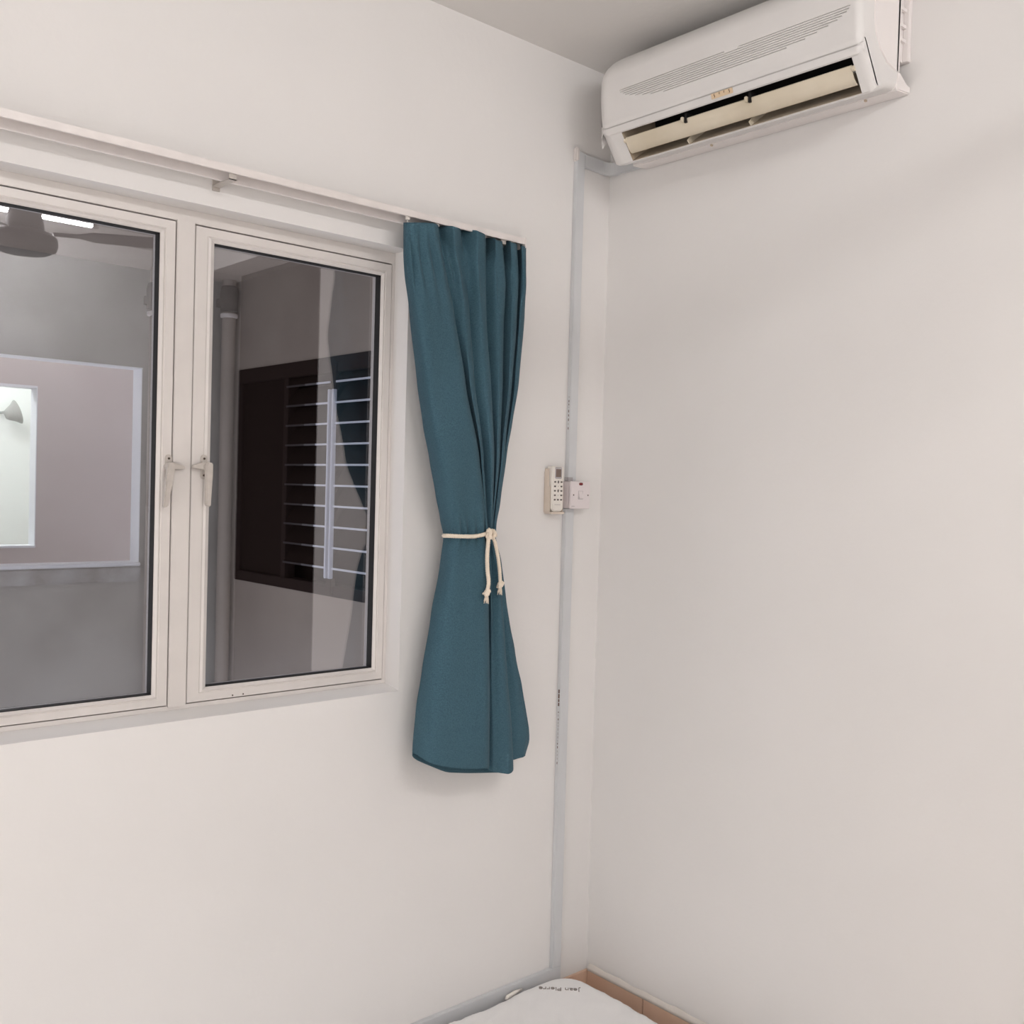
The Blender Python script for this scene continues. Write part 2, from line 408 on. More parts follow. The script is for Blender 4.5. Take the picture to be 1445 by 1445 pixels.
for i in range(10):
    z = 1.898-.0909*i
    for y0, y1 in ((LY0+fr, 1.868), (1.918, 2.30)):
        bb = MB().prism([(SX-.012, z-.003), (SX-.010, z+.003), (SX+.045, z+.088), (SX+.043, z+.082)], lambda u, v, w: (u, w, v), y0, y1)
        lv = bb.child('louvre_blade', LVDARK, w2)
        for e0, e1, EM in (((y0, y1, LVEDGE),) if y0 < 1.9 else ((y0, 2.03, LVEDGE), (2.03, 2.13, LVEDGE2), (2.13, y1, LVEDGE3))):  # light fading along the edges, painted as darker steps
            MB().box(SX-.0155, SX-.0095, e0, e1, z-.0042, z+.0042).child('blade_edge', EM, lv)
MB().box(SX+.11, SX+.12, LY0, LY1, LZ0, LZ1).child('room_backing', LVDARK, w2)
# far wall, far opening and the lit room behind it
FWY = 4.2; fx = -.251; fz0, fz1 = 1.049, 1.963
b = MB()
b.box(fx, 2, FWY, FWY+.1, 0, 2.7); b.box(-5, -1.5, FWY, FWY+.1, 0, 2.7)
b.box(-1.5, fx, FWY, FWY+.1, 0, fz0); b.box(-1.5, fx, FWY, FWY+.1, fz1, 2.7)
b.build('wall_far', PINK, kind='structure')
t3 = empty('trim_3', (fx, FWY, fz0), kind='structure')
MB().box(fx-.004, fx+.0005, FWY-.004, FWY+.105, fz0, fz1).child('side_reveal', REVEAL, t3)
MB().box(-1.5, fx+.0005, FWY-.01, FWY+.105, fz0-.01, fz0+.002).child('sill_top', REVEAL, t3)
MB().box(-1.5, fx+.0005, FWY-.004, FWY+.105, fz1-.012, fz1+.0005).child('top_reveal', REVEAL, t3)
b = MB(); b.box(-5, 2, OY+.105, 6.5, 2.7, 2.8); b.build('ceiling_corridor', WHITE, kind='structure')
b = MB(); b.box(-5, 2, OY+.105, 6.5, -.1, 0); b.build('floor_corridor', CONC, kind='structure')
b = MB(); b.box(-2.5, 1.0, 6.0, 6.1, 0, 2.7); b.box(-2.5, -2.4, 4.3, 6, 0, 2.7); b.box(.4, .5, 4.3, 6, 0, 2.7); b.build('wall_lit_room', WHITE, kind='structure')
cl = empty('corridor_fill_lamp', (-.9, 3.6, 2.62), 'unseen fluorescent batten added on the ceiling of the corridor opposite', 'lamp')  # fill lamp added out of view to brighten the pink wall
MB().box(-1.6, -.2, 3.57, 3.63, 2.66, 2.70).child('batten', RAILM, cl, bevel=.004)
MB().tube([(-1.58, 3.6, 2.64), (-.22, 3.6, 2.64)], .014).child('tube', TUBE2, cl, smooth=True)
fl = empty('far_room_light', (-.9, 5.0, 2.62), 'fluorescent batten on the ceiling of the bright room opposite', 'lamp')
MB().box(-1.6, -.2, 4.97, 5.03, 2.66, 2.70).child('batten', RAILM, fl, bevel=.004)
MB().tube([(-1.58, 5, 2.64), (-.22, 5, 2.64)], .014).child('tube', TUBE3, fl, smooth=True)
# bell shaped wall lamp in the lit room
p = un(22, 582, 1, 5.85)
wl = empty('wall_lamp', (p.x, p.y, p.z), 'small grey cone shaped lamp seen in the bright opening across the air well', 'lamp')
def lampfn(x, y, z): a = math.radians(70); return (x*math.cos(a)+z*math.sin(a), y, -x*math.sin(a)+z*math.cos(a))
MB().lathe([(.012, -.075), (.03, -.07), (.045, -.05), (.060, -.02), (.085, .01), (.088, .014), (.083, .014), (.055, -.015), (.01, -.03)], (0, 0, 0), 28, fn=lampfn).build('shade', LAMPW, wl, auto=.7)
MB().tube([(-.06, 0, 0), (-.06, .10, 0), (-.06, .15, 0)], .01).build('arm', LAMPW, wl)
# pipes in the corner
def pipe(name_label, x, y, zc, r=.05):
    e = empty('drain_pipe', (x, y, -.9), name_label, 'pipe')
    MB().lathe([(r, 0), (r, 6.2)], (0, 0, 0), 24).build('pipe', PIPE, e, auto=.6)
    MB().lathe([(r, 0), (r*1.3, .005), (r*1.35, .10), (r*1.2, .125), (r, .13)], (0, 0, zc+.9), 24).build('collar', PIPED, e, auto=.6)
    MB().lathe([(r, 0), (r*1.25, .004), (r*1.25, .02), (r, .024)], (0, 0, zc+.87), 24).build('ring', RAILM, e, auto=.6)
    MB().box(-r*1.1, r*1.1, 0, OY-y, zc+.9+.03, zc+.9+.07).build('bracket', PIPED, e)
    return e
q = un(335, 420, 1, 2.80); pipe('grey drain pipe with dark collar in the corner outside the right pane', .252, 2.84, 2.30, .034)
q = un(219, 420, 1, 2.82); pipe('grey drain pipe with dark collar at the right edge of the left pane', q.x+.03, 2.84, 2.26, .045)

# ------------------------------------------------------------ lamp and fan inside the room (seen mirrored in the panes)
tl = empty('tube_light', (-1.13, -2.46, H), 'bright fluorescent tube light mirrored at the top of the left pane', 'lamp')
MB().box(-1.76, -.48, -2.485, -2.435, 2.573, H).child('batten', RAILM, tl, bevel=.003)
for x in (-1.745, -.495): MB().box(x-.012, x+.012, -2.475, -2.445, 2.538, 2.575).child('end_cap', RAILM, tl, bevel=.002)
MB().tube([(-1.733, -2.46, 2.555), (-.507, -2.46, 2.555)], .013, 14).child('tube', TUBE, tl, smooth=True)
FX, FYY, FZ = -.925, -1.95, 2.285
fan = empty('ceiling_fan', (FX, FYY, FZ), 'dark ceiling fan mirrored in the upper left corner of the left pane', 'fan')
MB().lathe([(.03, -.008), (.085, -.002), (.110, .012), (.116, .03), (.114, .055), (.098, .070), (.07, .08), (.066, .11), (.056, .15), (.045, .20), (.035, .24), (.04, .27), (.06, H-FZ)], (0, 0, 0), 36).build('motor_housing', FANM, fan, auto=.6)
for k in range(3):
    a = math.radians(26+120*k); ca, sa = math.cos(a), math.sin(a)
    bb = MB().prism([(.10, -.014), (.19, -.017), (.24, -.045), (.56, -.060), (.575, -.04), (.575, .04), (.56, .055), (.24, .045), (.19, .017), (.10, .014)],
        lambda u, v, w: (u*ca-v*sa, u*sa+v*ca, w+.072+v*.16), 0, .004)
    bb.build('blade', FANM, fan)

# ------------------------------------------------------------ curtain rail
RZ0, RZ1 = 2.0585, 2.0725
rail = empty('curtain_rail', (-1.2, -.05, RZ0), 'long white curtain track running above the window on small brackets', 'curtain rail')
rx0, rx1 = -2.03, -.385
sec = [(-.082, RZ0-.001), (-.082, RZ1), (-.022, RZ1), (-.022, RZ0+.001), (-.070, RZ0+.001), (-.070, RZ0+.009), (-.077, RZ0+.009), (-.077, RZ0-.001)]
sec = [(-.082, RZ0-.001), (-.082, RZ1), (-.022, RZ1), (-.022, RZ1-.002), (-.040, RZ1-.002), (-.040, RZ0-.010), (-.046, RZ0-.010), (-.046, RZ1-.002), (-.077, RZ1-.002), (-.077, RZ0-.001)]
MB().prism(sec, lambda u, v, w: (w, u, v), rx0, rx1).child('track', RAILM, rail, bevel=.0006)
MB().box(rx1, rx1+.004, -.083, -.021, RZ0-.0095, RZ1+.002).child('end_cap', RAILM, rail, bevel=.001)
for x in (-1.94, -1.16, -.45):
    bb = MB(); bb.box(x-.008, x+.008, -.076, 0, RZ0-.0125, RZ0-.0103); bb.box(x-.008, x+.008, -.076, -.074, RZ0-.0125, RZ0+.004); bb.box(x-.008, x+.008, -.003, 0, RZ0-.020, RZ1+.010)
    bb.child('bracket', HAND, rail, bevel=.0005)

# ------------------------------------------------------------ curtain
def interp(tab, v):
    if v <= tab[0][0]: return tab[0][1]
    for (a, p), (c, q) in zip(tab, tab[1:]):
        if v <= c:
            t = (v-a)/(c-a); t = t*t*(3-2*t)*.35+t*.65; return p+(q-p)*t
    return tab[-1][1]
YT = 756
Ledge = [(318,570),(350,571),(390,573),(440,578),(540,590),(600,598),(650,607),(700,616),(735,624),(752,628),(758,628),(770,626),(800,622),(870,609),(950,597),(1000,590),(1062,585)]
Redge = [(353,742),(402,743),(442,740),(539,731),(600,722),(640,715),(712,705),(745,698),(757,696),(768,699),(790,706),(840,713),(880,719),(914,726),(940,728),(964,735),(1010,741),(1045,748),(1068,740)]
def shift(tab, d): return [(a, p+d) for a, p in tab]
# control lines: (top_py, hem_py, px table, depth table)
CT = [
 ('back_r', 352, 1090, [(352,722),(540,712),(700,690),(752,680),(760,680),(800,694),(900,704),(1000,712),(1090,717)], [(352,-.045),(700,-.04),(756,-.045),(850,-.045),(1090,-.055)]),
 ('back_m', 336, 1091, [(336,640),(540,640),(700,650),(752,655),(760,655),(850,645),(1091,660)], [(336,-.04),(756,-.035),(1091,-.055)]),
 ('back_l', 322, 1090, [(322,590),(540,606),(700,632),(752,640),(760,640),(850,630),(1000,622),(1090,629)], [(322,-.045),(756,-.04),(1091,-.055)]),
 ('turn', 319, 1073, [(a, p+3) for a, p in Ledge], [(318,-.05),(756,-.05),(1073,-.058)]),
 ('edge', 318, 1063, Ledge, [(318,-.064),(700,-.075),(756,-.066),(850,-.072),(1062,-.075)]),
 ('bulge', 318, 1077, [(318,578),(350,580),(440,590),(540,604),(650,624),(752,643),(760,643),(800,638),(870,630),(1000,614),(1077,609)], [(318,-.083),(370,-.088),(450,-.115),(650,-.125),(752,-.100),(760,-.100),(820,-.118),(1000,-.12),(1080,-.118)]),
 ('bulge', 318, 1084, [(318,596),(350,597),(440,612),(540,627),(650,646),(752,662),(760,662),(800,662),(870,660),(1000,654),(1084,650)], [(318,-.088),(360,-.092),(450,-.118),(650,-.130),(752,-.106),(760,-.106),(820,-.126),(1000,-.130),(1084,-.128)]),
 ('ridge', 319, 1084, [(319,611),(388,624),(442,633),(539,649),(640,669),(713,678),(752,681),(790,684),(900,684),(1084,685)], [(319,-.088),(350,-.092),(442,-.112),(650,-.126),(752,-.108),(760,-.108),(820,-.13),(1084,-.136)]),
 ('valley', 324, 1086, [(324,614),(388,631),(442,639),(539,655),(640,675),(713,682),(752,683),(790,687),(900,688),(1086,688)], [(324,-.06),(388,-.075),(650,-.088),(752,-.085),(800,-.085),(1084,-.085)]),
 ('ridge', 324, 1088, [(324,640),(350,642),(391,650),(435,657),(539,663),(640,678),(713,684),(752,686),(800,691),(900,693),(1000,695),(1088,696)], [(324,-.088),(370,-.090),(442,-.105),(650,-.116),(752,-.103),(800,-.104),(900,-.100),(1088,-.098)]),
 ('valley', 329, 1090, [(329,646),(391,656),(435,662),(539,669),(640,682),(713,686),(752,688),(800,694),(900,697),(1000,700),(1090,702)], [(329,-.058),(442,-.075),(650,-.088),(752,-.088),(800,-.098),(1090,-.102)]),
 ('ridge', 331, 1092, [(331,676),(400,677),(441,679),(539,686),(640,692),(740,693),(757,691),(790,700),(850,704),(900,708),(960,712),(1020,716),(1092,718)], [(331,-.088),(442,-.100),(650,-.110),(752,-.100),(800,-.108),(900,-.110),(1090,-.112)]),
 ('valley', 340, 1080, [(340,680),(400,681),(441,684),(539,691),(640,695),(740,694),(757,693),(790,702),(850,706),(900,710),(960,715),(1020,720),(1080,722)], [(340,-.052),(650,-.078),(752,-.083),(800,-.08),(1090,-.074)]),
 ('ridge', 343, 1074, [(343,699),(395,705),(442,705),(539,706),(640,702),(745,694),(757,693),(790,701),(850,705),(900,709),(960,714),(1030,719),(1074,721)], [(343,-.088),(442,-.095),(650,-.102),(752,-.094),(800,-.090),(1090,-.085)]),
 ('valley', 345, 1072, [(345,704),(395,709),(442,709),(539,709),(640,704),(745,695),(757,694),(790,702),(850,706),(900,711),(960,716),(1030,722),(1072,724)], [(345,-.05),(650,-.072),(752,-.078),(800,-.078),(1072,-.076)]),
 ('ridge', 346, 1070, [(346,720),(390,724),(460,722),(539,717),(640,708),(745,696),(757,695),(790,704),(850,710),(900,716),(960,725),(1030,734),(1070,731)], [(346,-.086),(442,-.090),(650,-.094),(752,-.088),(800,-.082),(1070,-.078)]),
 ('valley', 350, 1068, [(350,724),(390,728),(460,727),(539,721),(640,711),(745,697),(757,695),(790,706),(850,713),(900,720),(960,732),(1030,744),(1068,738)], [(350,-.05),(650,-.064),(752,-.07),(850,-.078),(1068,-.077)]),
 ('ridge', 351, 1067, [(351,735),(390,737),(460,733),(539,727),(640,713),(745,698),(757,696),(790,706),(850,714),(900,722),(960,734),(1030,746),(1067,740)], [(351,-.080),(442,-.082),(650,-.084),(752,-.078),(1067,-.07)]),
 ('end', 353, 1066, Redge, [(353,-.055),(650,-.062),(756,-.064),(1066,-.055)]),
]
NV = 190
def curtain():
    rows = []
    for j in range(NV+1):
        v = j/NV
        ctl = []
        for kind, tp, hp, tab, dep in CT:
            tp -= 4
            py = tp+(hp-tp)*v
            px = interp(tab, py); dy = interp(dep, py)
            if kind == 'ridge': dy += .014*math.exp(-((v-.062)/.028)**2)-.010*math.exp(-((v-.0)/.03)**2)
            if kind == 'valley': dy += .016*math.exp(-(v/.09)**2); px += 3*math.exp(-(v/.08)**2)
            if kind == 'bulge': dy += .008*math.exp(-((v-.062)/.03)**2)
            ctl.append((kind, un(px, py, 1, dy)))
        row = []
        for i in range(len(ctl)-1):
            (ka, A), (kb, B) = ctl[i], ctl[i+1]
            n = 12 if ka in ('edge', 'bulge', 'valley') else 7
            # Hermite-free rounded segments: quarter-round toward ridges and valleys
            for k in range(n):
                t = k/n
                if kb == 'ridge' and ka == 'valley':
                    tx = t; ty = math.sin(t*math.pi/2)**.85
                elif ka == 'ridge':
                    tx = math.sin(t*math.pi/2)**1.0; ty = t*t*(3-2*t)
                else:
                    P0 = ctl[i-1][1] if i > 0 else A; P3 = ctl[i+2][1] if i+2 < len(ctl) else B
                    if ka == 'edge' or kb == 'edge' or (ka == 'bulge'):
                        if kb == 'ridge': P3 = B+(B-A)*.3
                        h = .5*((2*A)+(B-P0)*t+(2*P0-5*A+4*B-P3)*t*t+(3*A-P0-3*B+P3)*t**3)
                        row.append(h); continue
                    tx = ty = t
                row.append(Vector((A.x+(B.x-A.x)*tx, A.y+(B.y-A.y)*ty, A.z+(B.z-A.z)*t)))
        row.append(ctl[-1][1]); rows.append(row)
    n = len(rows[0])
    A = np.array([[tuple(p) for p in r] for r in rows])
    # cloth relaxes: light smoothing down the rows and along each row
    for it in range(3):
        C = A.copy(); C[1:-1] = (A[:-2]+A[2:]+2*A[1:-1])/4; A = C
    for it in range(2):
        C = A.copy(); C[:, 1:-1] = (A[:, :-2]+A[:, 2:]+2*A[:, 1:-1])/4; A = C
    rnd = random.Random(3)
    for j in range(NV+1):
        v = j/NV
        hd = math.exp(-((v-.075)/.055)**2); tie = math.exp(-((v-.57)/.035)**2)
        for i in range(n):
            u = i/n
            if i > 22:
                A[j, i, 1] -= .0055*hd*math.sin(u*120) + .0045*tie*math.sin(u*150+1.2*v*20)*math.exp(-((v-.57)/.03)**2)
                A[j, i, 1] -= .0030*math.sin(u*37+v*9)*math.sin(v*11+u*6)*min(1, v*8)
    vs = [tuple(p) for r in A for p in r]
    fs = [(j*n+i, j*n+i+1, (j+1)*n+i+1, (j+1)*n+i) for j in range(NV) for i in range(n-1)]
    return vs, fs, n, A
vs, fs, nC, AC_ = curtain()
cu = empty('curtain', (-.52, -.08, 2.04), 'teal linen curtain gathered at the waist, hanging right of the window', 'curtain')
o = MB().add(vs, fs).child('fabric', CLOTH, cu, smooth=True)
so = o.modifiers.new('thickness', 'SOLIDIFY'); so.thickness = .0012; so.offset = 0
# hem fold: a second thickness along the lower 3 cm of the front
hs = []; hf = []; j0 = int(NV*.966); jj = [j0, j0+1, NV-1, NV]
i0 = 28
for a, j in enumerate(jj):
    for i in range(i0, nC):
        p = AC_[j, i]; off = .0006 if a in (0,) else .0022
        hs.append((p[0]-off*.6, p[1]-off, p[2]))
w_ = nC-i0
for a in range(3):
    for i in range(w_-1): hf.append((a*w_+i, a*w_+i+1, (a+1)*w_+i+1, (a+1)*w_+i))
MB().add(hs, hf).child('hem', CLOTH, cu, smooth=True)
# gliders and hooks
for px in (575, 616, 645, 682, 722):
    g = un(px, 318+(px-570)*.215, 1, -.073)
    bb = MB(); bb.box(g.x-.004, g.x+.004, -.0765, -.0695, RZ0-.007, RZ0+.008)
    bb.tube([(g.x, -.073, RZ0-.006), (g.x, -.072, RZ0-.011), (g.x+.001, -.066, RZ0-.014)], .0012, 6)
    bb.child('glider', REMW, cu)

# ------------------------------------------------------------ rope tie-back
rp = empty('rope_tieback', tuple(un(690, 757, 1, -.12)), 'cream cotton rope knotted round the waist of the teal curtain', 'rope')
def P(px, py, y): return tuple(un(px, py, 1, y))
loop = [P(690,752,-.118), P(680,755,-.120), P(668,757,-.119), P(655,757,-.117), P(642,756.5,-.109), P(633,756,-.097), P(628,756,-.082), P(626.5,756,-.066), P(629,756,-.05), P(640,756,-.030), P(665,756,-.026), P(688,756,-.034), P(697,755,-.050), P(699,755,-.070), P(698.5,755,-.088), P(697,754,-.104), P(692,753.5,-.116)]
def smoothpath(pts, n=8):
    V = [Vector(p) for p in pts]; out = []
    for i in range(len(V)-1):
        a = V[max(i-1, 0)]; b_ = V[i]; c = V[i+1]; d = V[min(i+2, len(V)-1)]
        for k in range(n):
            t = k/n; out.append(.5*((2*b_)+(c-a)*t+(2*a-5*b_+4*c-d)*t*t+(3*b_-a-3*c+d)*t**3))
    out.append(V[-1]); return out
MB().rope(smoothpath(loop), .0036, .0026).child('waist_loop', ROPE, rp, smooth=True)
s1 = [P(690,750,-.128), P(689,765,-.132), P(687.5,785,-.138), P(688,805,-.141), P(689.5,822,-.141), P(687.5,834,-.141)]
s2 = [P(695,756,-.124), P(699,768,-.124), P(703,788,-.124), P(705,806,-.124), P(706,822,-.124)]
MB().rope(smoothpath(s1), .0036, .0026).child('tail', ROPE, rp, smooth=True)
MB().rope(smoothpath(s2), .0032, .0024).child('tail', ROPE, rp, smooth=True)
k = [P(688,750,-.128), P(690.5,747.5,-.134), P(692,752,-.137), P(691,759,-.134), P(688,757,-.127)]
k += [P(692,750,-.12), P(696,749,-.128), P(698,753,-.131), P(696,758,-.126), P(689,758,-.122)]
MB().rope(smoothpath(k), .0034, .0026).child('knot', ROPE, rp, smooth=True)
def knob(cx, cy, y, r, tilt):
    c = un(cx, cy, 1, y); pts = []
    for i in range(34):
        t = i/33*2*math.pi*1.5
        pts.append((c.x+r*.95*math.cos(t)*(1+.15*math.sin(3*t)), c.y+r*.6*math.sin(t*1.5), c.z+r*.9*math.sin(t+tilt)))
    return pts
def knotobj(cx, cy, y, tilt):
    bb = MB().rope(knob(cx, cy, y, .0058, tilt), .003, .0026); c = un(cx, cy, 1, y)
    bb.lathe([(.001, -.008), (.0065, -.005), (.008, 0), (.0065, .005), (.001, .008)], tuple(c), 12)
    e = bb.child('end_knot', ROPE, rp, smooth=True)
    f = MB()
    for i in range(16):
        a = i*2.4; r = .002+.006*((i*7 % 5)/5)
        f.tube([(c.x+r*.5*math.cos(a), c.y+r*.4*math.sin(a), c.z-.006), (c.x+r*math.cos(a), c.y+r*.7*math.sin(a), c.z-.015), (c.x+r*1.35*math.cos(a), c.y+r*.9*math.sin(a), c.z-.019-.003*(i % 3))], [.0018, .0015, .0007], 5)
    f.child('frayed_tip', ROPE, rp, smooth=True)
knotobj(687, 837, -.141, .7); knotobj(706, 825, -.124, 1.9)

# ------------------------------------------------------------ air conditioner
ac = empty('air_conditioner', (0, -.50, 2.32), 'white wall mounted air conditioner with open beige vane, near the ceiling', 'air conditioner')
AY0, AY1 = -.872, -.135
# profile (distance from wall d, z): lower lip -> round the front -> top
lower = [(.050, 2.3155), (.09, 2.309), (.125, 2.2925), (.137, 2.2885), (.143, 2.2905)]
upper = [(.188, 2.3505), (.1925, 2.3520), (.1965, 2.358), (.1985, 2.3650), (.1945, 2.3658), (.1945, 2.3674), (.199, 2.3684)]
def front(z):   # front bulge of the panel
    t = (z-2.369)/(2.56-2.369)
    return .2005+.0085*math.sin(min(1, t*1.25)*math.pi*.8) - .062*max(0, (t-.62)/.38)**2.2
zs = []
grooves = [2.4470-.0049*i for i in range(9)]
zs = [2.3705, 2.38, 2.39, 2.398]
for g_ in grooves[::-1]: zs += [g_-.0013, g_-.0008, g_+.0008, g_+.0013]
z = 2.452
while z < 2.556: zs.append(z); z += .004
# groove ends along y, read off the photo
gl = [(875,133),(876,136),(879,139),(883,142),(888,143.5),(896,144.5),(906,145.5),(918,145),(935,142)]
gr = [(1200,18),(1198,23),(1194,29),(1188,34),(1180,41),(1168,48),(1152,56),(1135,64.5),(1108,76)]
GY = [(un(*a, 0, -.207).y, un(*c, 0, -.207).y) for a, c in zip(gl, gr)]
prof = lower+upper+[(front(z), z) for z in zs]
tops = [(.135, 2.5655), (.10, 2.568), (.05, 2.569)]
prof += tops
NP = len(prof)
P2 = np.array(prof)
T = np.gradient(P2, axis=0); Nn = np.stack([T[:, 1], -T[:, 0]], 1); Nn /= np.linalg.norm(Nn, axis=1)[:, None]
# stations along y with rounded ends
rE = .016; st = []
for i in range(9):
    a = math.pi/2*i/8; st.append((AY0+rE*(1-math.sin(a)) if False else AY0+rE*(1-math.cos(a)), rE*(1-math.sin(a))))
N1 = 260
inner0, inner1 = AY0+rE, AY1-rE*2.6
for i in range(1, N1): st.append((inner0+(inner1-inner0)*i/N1, 0))
for i in range(8, -1, -1):
    a = math.pi/2*i/8; st.append((AY1-rE*2.6*(1-math.cos(a)), rE*2.6*(1-math.sin(a))))
SY0, SY1 = -.843, -.212      # outlet slot
iL, iU = len(lower)-1, len(lower)
def in_groove(y, z):
    for (yl, yr), gz in zip(GY, grooves):
        if yr < y < yl and abs(z-gz) < .0009:
            if gz > 2.445 and -.575 < y < -.535: return False
            return True
    return False
vs = []; fs = []
for y, ins in st:
    for k_, (d, z) in enumerate(prof):
        nd, nz = Nn[k_]
        dd, zz = d-abs(ins)*nd, z-ins*nz
        if in_groove(y, z): dd -= .0034
        vs.append((-dd, y, zz))
for i in range(len(st)-1):
    ym = (st[i][0]+st[i+1][0])/2
    for k_ in range(NP-1):
        if k_ == iL and SY0 < ym < SY1: continue
        fs.append((i*NP+k_, i*NP+k_+1, (i+1)*NP+k_+1, (i+1)*NP+k_))
fs.append(tuple(range(NP))[::-1]); fs.append(tuple((len(st)-1)*NP+k_ for k_ in range(NP)))
MB().add(vs, fs).child('casing', ACW, ac, auto=.6)
# back chassis with the finger notch
ch = [(.0005, 2.3185), (.050, 2.3125), (.058, 2.312), (.058, 2.345), (.052, 2.349), (.040, 2.356), (.042, 2.372), (.034, 2.3835), (.0005, 2.3845)]
ch = [(.0005, 2.3185), (.058, 2.3125), (.058, 2.352), (.047, 2.353), (.036, 2.347), (.018, 2.337), (.0005, 2.334)]
MB().prism(ch, lambda u, v, w: (-u, w, v), AY0-.002, AY1).child('chassis_base', ACS, ac, bevel=.0025, seg=3, auto=.5)
ch2 = [(.0005, 2.386), (.026, 2.385), (.036, 2.374), (.046, 2.362), (.058, 2.358), (.058, 2.56), (.0005, 2.56)]
MB().prism(ch2, lambda u, v, w: (-u, w, v), AY0+.012, AY1-.004).child('chassis_back', ACS, ac, bevel=.001, auto=.5)
bb = MB(); bb.box(-.014, -.0005, AY0, AY0+.012, 2.386, 2.56); bb.box(-.058, -.046, AY0, AY0+.012, 2.352, 2.56); bb.box(-.046, -.014, AY0, AY0+.012, 2.540, 2.56)
bb.child('chassis_rim', ACS, ac, bevel=.001)
for z in (2.425, 2.455, 2.49): MB().box(-.046, -.014, AY0+.005, AY0+.011, z, z+.007).child('chassis_rib', ACS, ac)
# side cover plate
sp = [(.160, 2.56), (.157, 2.49), (.157, 2.435), (.150, 2.405), (.128, 2.375), (.100, 2.357), (.064, 2.350), (.062, 2.56)]
MB().prism(sp, lambda u, v, w: (-u, w, v), AY0-.0022, AY0+.004).child('side_cover', ACS, ac, bevel=.001)
# outlet interior
def wall(pts, name, M, y0=SY0, y1=SY1):
    bb = MB(); bb.add([(-d, y, z) for y in (y0, y1) for d, z in pts], [(i, i+1, len(pts)+i+1, len(pts)+i) for i in range(len(pts)-1)])
    o = bb.child(name, M, ac); o.modifiers.new('t', 'SOLIDIFY').thickness = .0012; return o
wall([(.142, 2.2908), (.122, 2.306), (.085, 2.335), (.055, 2.38)], 'outlet_tray', TRAY)
wall([(.055, 2.38), (.065, 2.43), (.10, 2.44), (.15, 2.42), (.176, 2.38), (.188, 2.351)], 'outlet_duct', BLACK)
for y in (SY0-.0005, SY1+.0005):
    MB().prism([(.143, 2.2912), (.187, 2.351), (.174, 2.38), (.15, 2.42), (.065, 2.43), (.055, 2.38), (.085, 2.335)], lambda u, v, w: (-u, w, v), y-.001, y+.001).child('outlet_cheek', TRAY, ac)
# vane
vn = []; V0 = (.158, 2.3105); V1 = (.1815, 2.3325)
vp_ = [(.151, 2.3060), (.157, 2.3070), (.166, 2.3135), (.1735, 2.3245), (.1775, 2.3385)]
bb = MB(); bb.prism(vp_+[(d-.0022, z+.0022) for d, z in vp_[::-1]], lambda u, v, w: (-u, w, v), SY0+.006, SY1-.006)
bb.child('vane', BEIGE, ac, auto=.5)
for px, py in ((964, 170), (1054, 142)):
    yv = un(px, py, 0, -.178).y
    MB().box(-.186, -.168, yv-.004, yv+.003, 2.330, 2.3425).child('vane_clip', BEIGE, ac, bevel=.0015)
    MB().box(-.1800, -.150, yv-.011, yv-.0045, 2.329, 2.352).child('vane_post', BLACK, ac)
for px, py in ((974, 190), (1061, 165)):
    yv = un(px, py, 0, -.14).y
    MB().prism([(.142, 2.2915), (.150, 2.299), (.10, 2.36), (.085, 2.335)], lambda u, v, w: (-u, w, v), yv-.0015, yv+.0015).child('divider', BEIGE, ac)
for y in (SY0+.003, SY1-.003):
    MB().lathe([(.006, 0), (.006, .006), (.004, .008)], (0, 0, 0), 14, fn=lambda a, b_, c_: (a-.174, c_-.004+y, b_+2.333)).child('vane_pivot', BEIGE, ac, auto=.6)
# yellowed sticker with printed marks on the lip above the outlet
ya, yc = un(1004, 133, 0, -.198).y, un(1034, 123, 0, -.198).y
bb = MB(); bb.add([(-.1955, ya, 2.3545), (-.2000, ya, 2.3655), (-.2000, yc, 2.3655), (-.1955, yc, 2.3545)], [(0, 1, 2, 3)])
o = bb.child('sticker', STICK, ac); o.modifiers.new('t', 'SOLIDIFY').thickness = .0008
for i, t in enumerate((.15, .4, .62, .85)):
    y = ya+(yc-ya)*t; L_ = MB()
    if i in (0, 3): L_.tube([(-.2003, y-.001, 2.3635), (-.2, y+.001, 2.362), (-.1985, y-.001, 2.3595), (-.1975, y+.0005, 2.357)], .0007, 5)
    else: L_.tube([(-.2005, y, 2.3640), (-.199, y+.0008, 2.3600)], .0007, 5)
    L_.child('printed_mark', INKB, ac)
for y in (-.39, -.80): MB().box(-.056, -.050, y-.002, y+.002, 2.3085, 2.3125).child('base_clip', TRAY, ac)

# ------------------------------------------------------------ trunking
def trunk_mesh(a0, a1, c0, c1, vertical, d=.013):
    if vertical: return MB().box(a0, a1, -d, 0, c0, c1)
CX0, CX1 = -.143, -.113
tr = empty('cable_trunking', (CX0, 0, .14), 'pale grey cable trunking running along the wall corner up to the air conditioner', 'trunking')
MB().box(CX0, CX1, -.014, 0, 1.478, 2.362).child('vertical_run', TRUNK, tr, bevel=.0015)
MB().box(CX0-.006, CX1-.004, -.014, 0, .146, 1.402).child('vertical_run', TRUNK, tr, bevel=.0015)
